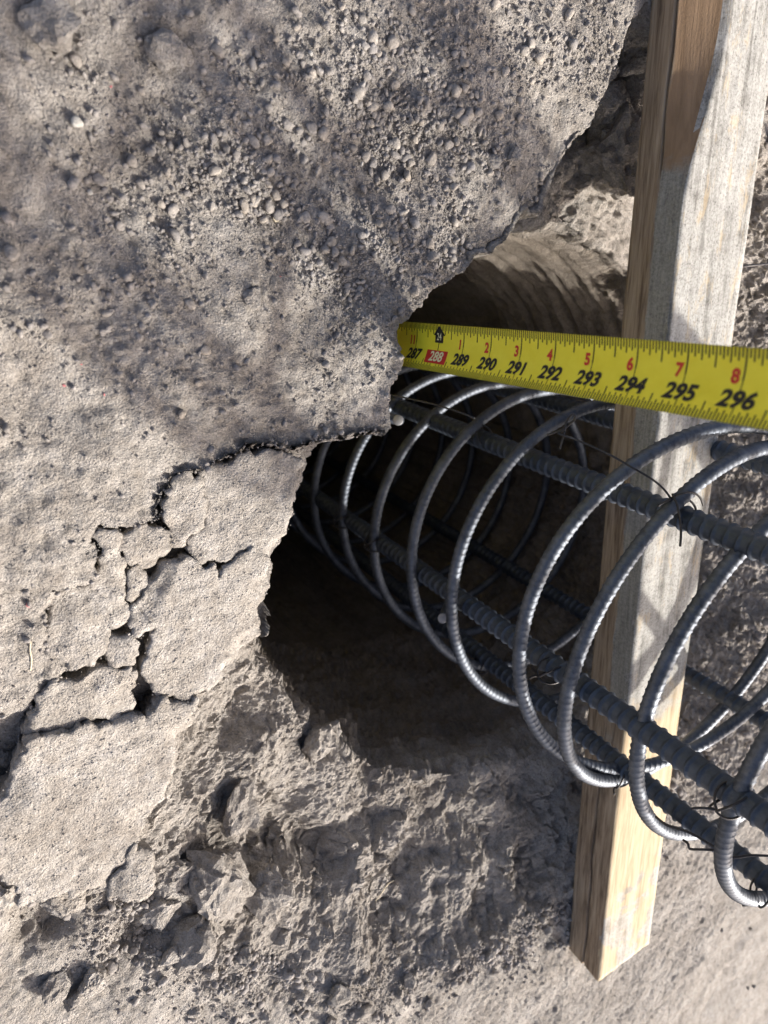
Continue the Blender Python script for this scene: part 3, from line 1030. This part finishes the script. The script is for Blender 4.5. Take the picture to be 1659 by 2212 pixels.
# hooked hoop ends with bright saw-cut faces
for (x, y, dep), dv in (((q1(920, 182)) + (24.5,), (-0.9, 0.3, -0.1)), ((q1(1210, 1465)) + (26.0,), (0.7, 0.3, -0.5))):
    p = at_depth(x, y, dep)
    to_cam = (CAM - p) / np.linalg.norm(CAM - p)
    d = np.array(dv)
    path = spline([p + d * 1.6, p + d * 0.7 - to_cam * 0.5, p - to_cam * 0.35, p], 6)
    V, F = tube(path, RH * 0.85, 12)
    hk = obj('hoop_hook', mesh_any('hoop_hook', V, F), M_HOOP, cage)
    V, F = tube(np.array([p - to_cam * 0.01, p + to_cam * 0.02, p + to_cam * 0.035]), np.array([RH * 0.87, RH * 0.86, RH * 0.75]), 12)
    obj('cut_end', mesh_any('cut_end', V, F), mc, hk)

# ------------------------------------------------------------------ board
def board():
    x0, w, h = -1.138, 3.392, 1.713
    y0, y1 = -18.05, 46.0
    ys = np.concatenate([np.arange(y0, 26, 0.11), np.arange(26, y1, 1.0)])
    prof = []
    # profile points, from the lower near edge up the near side, over the top, down the far side, under
    near = [(0, t) for t in sorted(list(np.linspace(0.02, 0.98, 15)) + list(np.linspace(0.455, 0.545, 10)))]
    topp = [(t, 1) for t in np.linspace(0.01, 0.99, 17)]
    far = [(1, t) for t in np.linspace(0.98, 0.02, 5)]
    under = [(t, 0) for t in np.linspace(0.98, 0.03, 6)]
    prof = np.array(near + topp + far + under)
    n = len(prof)
    V = np.zeros((len(ys), n, 3))
    for k, (a, b) in enumerate(prof):
        V[:, k, 0] = a * w
        V[:, k, 1] = ys
        V[:, k, 2] = b * h
    Y = V[..., 1]
    # split along the near side: a dark groove about half way up
    b = prof[:, 1][None, :] * np.ones((len(ys), 1))
    a = prof[:, 0][None, :] * np.ones((len(ys), 1))
    line = 0.50 + 0.012 * np.sin(Y * 0.7) + 0.01 * np.sin(Y * 2.3 + 1)
    depth = 0.22 * (1 - sstep(-9.5, -7, Y)) + 0.25 * sstep(13.0, 15.0, Y) + 0.02
    groove = np.exp(-((b - line) / 0.016) ** 2) * (a == 0)
    V[..., 0] += groove * depth
    # upper half of the near side stands back a little
    V[..., 0] += (a == 0) * sstep(0.5, 0.54, b) * 0.03
    # wane: the near upper edge is missing towards the top of the picture
    wane = sstep(12.6, 17.5, Y) * 1.15
    m_side = (a == 0) & (b > 0.52)
    V[..., 0] += m_side * (b - 0.52) / 0.48 * wane
    m_top = (b == 1)
    V[..., 0] = np.where(m_top, wane + 0.02 + (V[..., 0] - 0.02) * (w - wane) / w, V[..., 0])
    rel = np.stack([V[..., 0] * 3, Y * 0.5, V[..., 2] * 3], -1)
    grain = np.stack([V[..., 0] * 6, Y * 0.4, V[..., 2] * 6], -1)
    dn = 0.02 * fbm(rel, 0.5, 3) + 0.012 * fbm(grain, 1.0, 3)
    V[..., 2] += m_top * dn
    V[..., 0] -= (a == 0) * dn
    # chipped edge between near side and top
    edge = np.exp(-(np.hypot(a * w, (1 - b) * h) / 0.10) ** 2)
    ch = np.maximum(0, fbm(np.stack([Y * 0, Y, Y * 0], -1), 1.1, 4, 0.6)) * 0.09 + 0.02
    ch = ch * (1 - sstep(11, 13, Y))
    V[..., 2] -= edge * ch
    V[..., 0] += edge * ch * (a == 0)
    # bow of the whole board
    V[..., 0] += x0 + 0.0022 * (Y - 4) ** 2 * 0.12
    # the sawn end is not square
    cut = (Y - y0) < 0.01
    V[..., 1] += np.where(cut, 0.25 * (b - 0.5) * -1 + 0.0, 0)
    V = V.reshape(-1, 3)
    m = len(ys)
    i = np.arange(m - 1)[:, None]
    j = np.arange(n)[None, :]
    F = np.stack([i * n + j, i * n + (j + 1) % n, (i + 1) * n + (j + 1) % n, (i + 1) * n + j], -1).reshape(-1, 4)
    me = bpy.data.meshes.new('timber_board')
    faces = [tuple(int(v) for v in q) for q in F]
    faces.append(tuple(range(n))[::-1])
    faces.append(tuple(range((m - 1) * n, m * n)))
    me.from_pydata([tuple(v) for v in V * IN], [], faces)
    bm = bmesh.new()
    bm.from_mesh(me)
    bmesh.ops.recalc_face_normals(bm, faces=bm.faces)
    bm.to_mesh(me)
    bm.free()
    for p in me.polygons:
        p.use_smooth = len(p.vertices) == 4
    return me


def wood_material():
    m, nt, b = new_mat('weathered_wood')
    geo = N(nt, 'ShaderNodeNewGeometry')
    pos = geo.outputs['Position']
    sep = N(nt, 'ShaderNodeSeparateXYZ')
    nt.links.new(pos, sep.inputs[0])
    X, Y, Z = sep.outputs
    mp = N(nt, 'ShaderNodeMapping')
    mp.inputs['Scale'].default_value = (1, 0.06, 1)
    nt.links.new(pos, mp.inputs['Vector'])
    fib = tex_noise(nt, mp.outputs[0], 420, 5, 0.6, 0.3)
    fib2 = tex_noise(nt, mp.outputs[0], 110, 4, 0.6, 0.6)
    wood = ramp(nt, math_n(nt, 'ADD', math_n(nt, 'MULTIPLY', fib, 0.5), math_n(nt, 'MULTIPLY', fib2, 0.5)),
                [(0.38, (0.14, 0.10, 0.066)), (0.49, (0.295, 0.222, 0.148)), (0.62, (0.42, 0.335, 0.235))])
    pale = ramp(nt, math_n(nt, 'ADD', math_n(nt, 'MULTIPLY', fib, 0.5), math_n(nt, 'MULTIPLY', fib2, 0.5)),
                [(0.37, (0.33, 0.25, 0.15)), (0.5, (0.48, 0.385, 0.25)), (0.64, (0.57, 0.48, 0.345))])
    brown = ramp(nt, fib2, [(0.35, (0.22, 0.145, 0.085)), (0.65, (0.34, 0.23, 0.14))])
    speck = tex_noise(nt, pos, 520, 4, 0.7)
    cem = ramp(nt, speck, [(0.30, (0.11, 0.108, 0.10)), (0.40, (0.31, 0.303, 0.285)), (0.62, (0.45, 0.442, 0.42))])
    cem2 = ramp(nt, math_n(nt, 'ADD', math_n(nt, 'MULTIPLY', fib2, 0.6), math_n(nt, 'MULTIPLY', tex_noise(nt, pos, 45, 3, 0.6), 0.4)), [(0.38, (0.50, 0.49, 0.465)), (0.47, (0.88, 0.875, 0.85)), (0.6, (1.12, 1.115, 1.09))])
    cem = mixc(nt, 1.0, cem, cem2, 'MULTIPLY')
    greyw = ramp(nt, math_n(nt, 'ADD', math_n(nt, 'MULTIPLY', fib, 0.45), math_n(nt, 'MULTIPLY', speck, 0.55)),
                 [(0.36, (0.17, 0.165, 0.145)), (0.52, (0.30, 0.29, 0.255)), (0.68, (0.40, 0.385, 0.34))])
    # where the cement coat lies: the part of the board that bridged earlier pours
    wv = math_n(nt, 'MULTIPLY', math_n(nt, 'SUBTRACT', tex_noise(nt, pos, 28, 4, 0.6), 0.5), 0.12)
    yy = math_n(nt, 'ADD', Y, wv)

    def step(v, a, bb):
        mr = N(nt, 'ShaderNodeMapRange')
        mr.interpolation_type = 'SMOOTHSTEP'
        mr.inputs[1].default_value = a
        mr.inputs[2].default_value = bb
        nt.links.new(v, mr.inputs[0])
        return mr.outputs[0]
    coat = step(yy, -5.6 * IN, -4.2 * IN)
    nsep = N(nt, 'ShaderNodeSeparateXYZ')
    nt.links.new(geo.outputs['True Normal'], nsep.inputs[0])
    is_top = math_n(nt, 'MULTIPLY', math_n(nt, 'GREATER_THAN', nsep.outputs[2], 0.5), math_n(nt, 'GREATER_THAN', Z, 1.56 * IN))
    # worn places on the top where bare wood shows through the cement
    mp2 = N(nt, 'ShaderNodeMapping')
    mp2.inputs['Scale'].default_value = (1, 0.28, 1)
    nt.links.new(pos, mp2.inputs['Vector'])
    worn = step(tex_noise(nt, mp2.outputs[0], 70, 6, 0.78, 0.5), 0.54, 0.64)
    worn = math_n(nt, 'MULTIPLY', worn, 0.6)
    top_c = mixc(nt, worn, cem, pale)
    patch = step(tex_noise(nt, pos, 26, 3, 0.55, 0.5), 0.50, 0.56)
    patch = math_n(nt, 'MULTIPLY', patch, math_n(nt, 'SUBTRACT', 1.0, step(Y, -13.6 * IN, -12.2 * IN)))
    low_c = mixc(nt, math_n(nt, 'MULTIPLY', patch, 0.8), pale, cem)
    top_c = mixc(nt, coat, low_c, top_c)
    zz = math_n(nt, 'ADD', Z, math_n(nt, 'MULTIPLY', math_n(nt, 'SUBTRACT', tex_noise(nt, pos, 40, 3), 0.5), 0.006))
    upper = step(zz, 0.86 * IN, 0.93 * IN)
    bare = step(yy, 13.6 * IN, 14.6 * IN)
    up_c = mixc(nt, bare, greyw, brown)
    up_c = mixc(nt, coat, wood, up_c)
    side_c = mixc(nt, upper, wood, up_c)
    c = mixc(nt, is_top, side_c, top_c)
    nt.links.new(c, b.inputs['Base Color'])
    b.inputs['Roughness'].default_value = 0.85
    b.inputs['Specular IOR Level'].default_value = 0.2
    bp = N(nt, 'ShaderNodeBump')
    bp.inputs['Strength'].default_value = 0.6
    bp.inputs['Distance'].default_value = 0.0008
    nt.links.new(math_n(nt, 'ADD', fib, math_n(nt, 'MULTIPLY', speck, 0.6)), bp.inputs['Height'])
    nt.links.new(bp.outputs[0], b.inputs['Normal'])
    return m


obj('timber_board', board(), wood_material(), label='weathered wooden board with cement stains lying across the hole through the cage', cat='board')

# ------------------------------------------------------------------ tape measure
TS = 1.06                        # the blade hangs a little inside the lip
TP0 = CAM + TS * (np.array([-9.624, 10.127, 1.76]) - CAM)
TD = np.array([-0.055, 0.036, 0.998])
TD /= np.linalg.norm(TD)
TB = np.array([-0.262, -0.965, 0.02])
TB -= TD * (TB @ TD)
TB /= np.linalg.norm(TB)
TN = np.cross(TD, TB)
TW = 1.10


def tape_pt(t, v, lift=0.0):
    """t inches along the blade (0 = the 288 mark), v inches across from the upper edge"""
    t = np.asarray(t, float)
    v = np.asarray(v, float)
    q = v / TW
    c = 0.11 * 4 * q * (1 - q) - lift
    bend = np.where(t < -2, 0.0035 * (t + 2) ** 2, 0) + np.where(t > 12, -0.012 * (t - 12) ** 2, 0)
    return TP0 + TS * (t[..., None] * TD + v[..., None] * TB + (c + bend)[..., None] * TN)


tape = obj('tape_measure', None, label='yellow steel tape measure blade hanging into the hole, reading about 288 inches', cat='tape measure')
mt, ntt, bt = new_mat('tape_yellow')
pos = N(ntt, 'ShaderNodeNewGeometry').outputs['Position']
yc = ramp(ntt, tex_noise(ntt, pos, 90, 4, 0.6), [(0.3, (0.90, 0.78, 0.03)), (0.7, (0.96, 0.86, 0.05))])
ntt.links.new(yc, bt.inputs['Base Color'])
bt.inputs['Roughness'].default_value = 0.38
M_BLACK = new_mat('print_black')
M_BLACK[2].inputs['Base Color'].default_value = (0.012, 0.012, 0.012, 1)
M_BLACK[2].inputs['Roughness'].default_value = 0.45
M_BLACK = M_BLACK[0]
M_RED = new_mat('print_red')
M_RED[2].inputs['Base Color'].default_value = (0.62, 0.03, 0.02, 1)
M_RED[2].inputs['Roughness'].default_value = 0.45
M_RED = M_RED[0]
M_WHITE = new_mat('print_white')
M_WHITE[2].inputs['Base Color'].default_value = (0.85, 0.80, 0.45, 1)
M_WHITE = M_WHITE[0]
ts = np.concatenate([np.arange(-44, -4, 0.5), np.arange(-4, 14, 0.1), np.arange(14, 24, 0.25)])
vs = np.linspace(0, TW, 15)
Tg, Vg = np.meshgrid(ts, vs, indexing='ij')
A = tape_pt(Tg, Vg)
B = tape_pt(Tg, Vg, -0.008)
n, m = A.shape[:2]
ids = np.arange(n * m).reshape(n, m)
Fa = np.stack([ids[:-1, :-1], ids[:-1, 1:], ids[1:, 1:], ids[1:, :-1]], -1).reshape(-1, 4)
rim = []
per = list(ids[:, 0]) + list(ids[-1, 1:]) + list(ids[::-1, -1][1:]) + list(ids[0, ::-1][1:-1])
per = np.array(per)
rimF = np.stack([per, np.roll(per, -1), np.roll(per, -1) + n * m, per + n * m], 1)
blade = obj('blade', mesh_np('blade', np.vstack([A.reshape(-1, 3), B.reshape(-1, 3)]), np.vstack([Fa[:, ::-1], Fa + n * m, rimF])), mt, tape)


def strip(t0, t1, v0, v1, seg=1, lift=0.006, slant=0.0):
    vv = np.linspace(v0, v1, seg + 1)
    P = []
    for v in vv:
        sl = slant * (v - v0)
        P += [tape_pt(t0 + sl, v, lift), tape_pt(t1 + sl, v, lift)]
    F = [[2 * k, 2 * k + 1, 2 * k + 3, 2 * k + 2] for k in range(seg)]
    return np.array(P), np.array(F)


tv, tf, off = [], [], 0
for k in range(-32, 16 * 14):
    t = k / 16
    wdt = 0.011
    if k % 16 == 0:
        parts = [(0, TW * 0.42, 8, 0.014), (TW * 0.42, TW, 8, 0.008)]
    elif k % 8 == 0:
        parts = [(0, 0.32, 4, 0.013), (TW - 0.27, TW, 4, 0.012)]
    elif k % 4 == 0:
        parts = [(0, 0.23, 3, 0.013), (TW - 0.19, TW, 3, 0.012)]
    elif k % 2 == 0:
        parts = [(0, 0.19, 3, 0.013), (TW - 0.18, TW, 3, 0.012)]
    else:
        parts = [(0, 0.14, 2, 0.013), (TW - 0.13, TW, 2, 0.012)]
    if k == 0:
        parts = [(0.42, 0.6, 3, 0.012), (TW - 0.12, TW, 2, 0.01)]
    for v0, v1, sg, hw in parts:
        P, F = strip(t - hw, t + hw, v0, v1, sg)
        tv.append(P)
        tf.append(F + off)
        off += len(P)
obj('graduation_marks', mesh_np('graduation_marks', np.vstack(tv), np.vstack(tf), False), M_BLACK, blade)


def text_on_tape(s, t_c, v_c, height, mat, width=1.0, shear=0.0, bold=0.02, lift=0.008, align='CENTER'):
    cu = bpy.data.curves.new('numeral', 'FONT')
    cu.body = s
    cu.align_x = align
    cu.align_y = 'CENTER'
    cu.size = 1.0
    cu.shear = shear
    cu.offset = bold
    cu.resolution_u = 4
    to = bpy.data.objects.new('numeral_tmp', cu)
    col.objects.link(to)
    dg = bpy.context.evaluated_depsgraph_get()
    me = bpy.data.meshes.new_from_object(to.evaluated_get(dg))
    bpy.data.objects.remove(to)
    bpy.data.curves.remove(cu)
    bm = bmesh.new()
    bm.from_mesh(me)
    for yv in np.linspace(-0.5, 0.5, 9):
        bmesh.ops.bisect_plane(bm, geom=bm.verts[:] + bm.edges[:] + bm.faces[:], plane_co=(0, yv, 0), plane_no=(0, 1, 0))
    for v in bm.verts:
        t = t_c + v.co.x * height * 1.35 * width
        vv = v_c - v.co.y * height * 1.35
        v.co = Vector(tape_pt(t, vv, lift) * IN)
    bm.to_mesh(me)
    bm.free()
    return obj('numeral', me, mat, blade)


for k in range(-2, 14):
    if k != 0:
        text_on_tape(str(288 + k), k - 0.02, 0.755, 0.26, M_BLACK, 1.12, 0.2, 0.04)
        text_on_tape(str(k % 12 if k % 12 else 12), k - 0.13 - (0.05 if k % 12 > 9 else 0), 0.42, 0.215, M_RED, 0.95, 0.0, 0.04)
# the 24 ft mark: black house-shaped arrow, and the red box with 288
P, F = strip(-0.44, 0.44, 0.60, 0.91, 8, 0.006)
obj('red_box', mesh_np('red_box', P, F, False), M_RED, blade)
text_on_tape('288', 0.0, 0.755, 0.24, M_WHITE, 1.15, 0.12, 0.025, 0.012)
arrow = [(0, 0.03), (-0.25, 0.25), (-0.17, 0.25), (-0.17, 0.42), (0.17, 0.42), (0.17, 0.25), (0.25, 0.25)]
bm = bmesh.new()
f_ = bm.faces.new([bm.verts.new((a, b, 0)) for a, b in arrow])
bmesh.ops.triangulate(bm, faces=[f_])
for yv in np.linspace(0.08, 0.34, 7):
    bmesh.ops.bisect_plane(bm, geom=bm.verts[:] + bm.edges[:] + bm.faces[:], plane_co=(0, yv, 0), plane_no=(0, 1, 0))
for v in bm.verts:
    v.co = Vector(tape_pt(v.co.x, v.co.y, 0.006) * IN)
me = bpy.data.meshes.new('foot_arrow')
bm.to_mesh(me)
bm.free()
obj('foot_arrow', me, M_BLACK, blade)
text_on_tape('24', 0.0, 0.29, 0.17, M_WHITE, 0.85, 0.0, 0.01, 0.011)

# ------------------------------------------------------------------ offcut of wire on the far soil
p = at(1625, 573, 0.2)
wire(spline([at(1598, 575, 0.15), at(1625, 573, 0.35), at(1648, 571, 0.3), at(1700, 566, 0.2), at(1760, 574, 0.2)]), 0.045, name='wire_offcut',
     label='black wire offcut lying on the soil beside the board', cat='wire')

# ------------------------------------------------------------------ dry straws
ms, nts, bs = new_mat('straw')
bs.inputs['Base Color'].default_value = (0.62, 0.54, 0.38, 1)
bs.inputs['Roughness'].default_value = 0.7
for pts_, lab in ((((66, 1385, 0.03), (65, 1405, 0.06), (68, 1425, 0.05), (66, 1448, 0.02)), 'thin pale straw lying on the dusty ground left of the cracked crust'),
                  (((812, 1945, -0.9), (824, 1930, -0.4), (838, 1910, 0.2), (850, 1902, 0.5)), 'pale grass stalk sticking out of the broken slope below the hole'),
                  (((590, 470, 0.25), (596, 478, 0.3), (604, 474, 0.28)), 'short bleached straw chip among the gravel of the upper soil')):
    P = []
    for x, y, z in pts_:
        q = at(x, y)
        P.append(at(x, y, surf_z(q[0], q[1]) + 0.03 if z < 0.4 and z > -0.3 else z))
    V, F = tube(spline(P, 6), 0.018, 6)
    obj('straw', mesh_any('straw', V, F), ms, label=lab, cat='straw', group='dry straws on the soil')
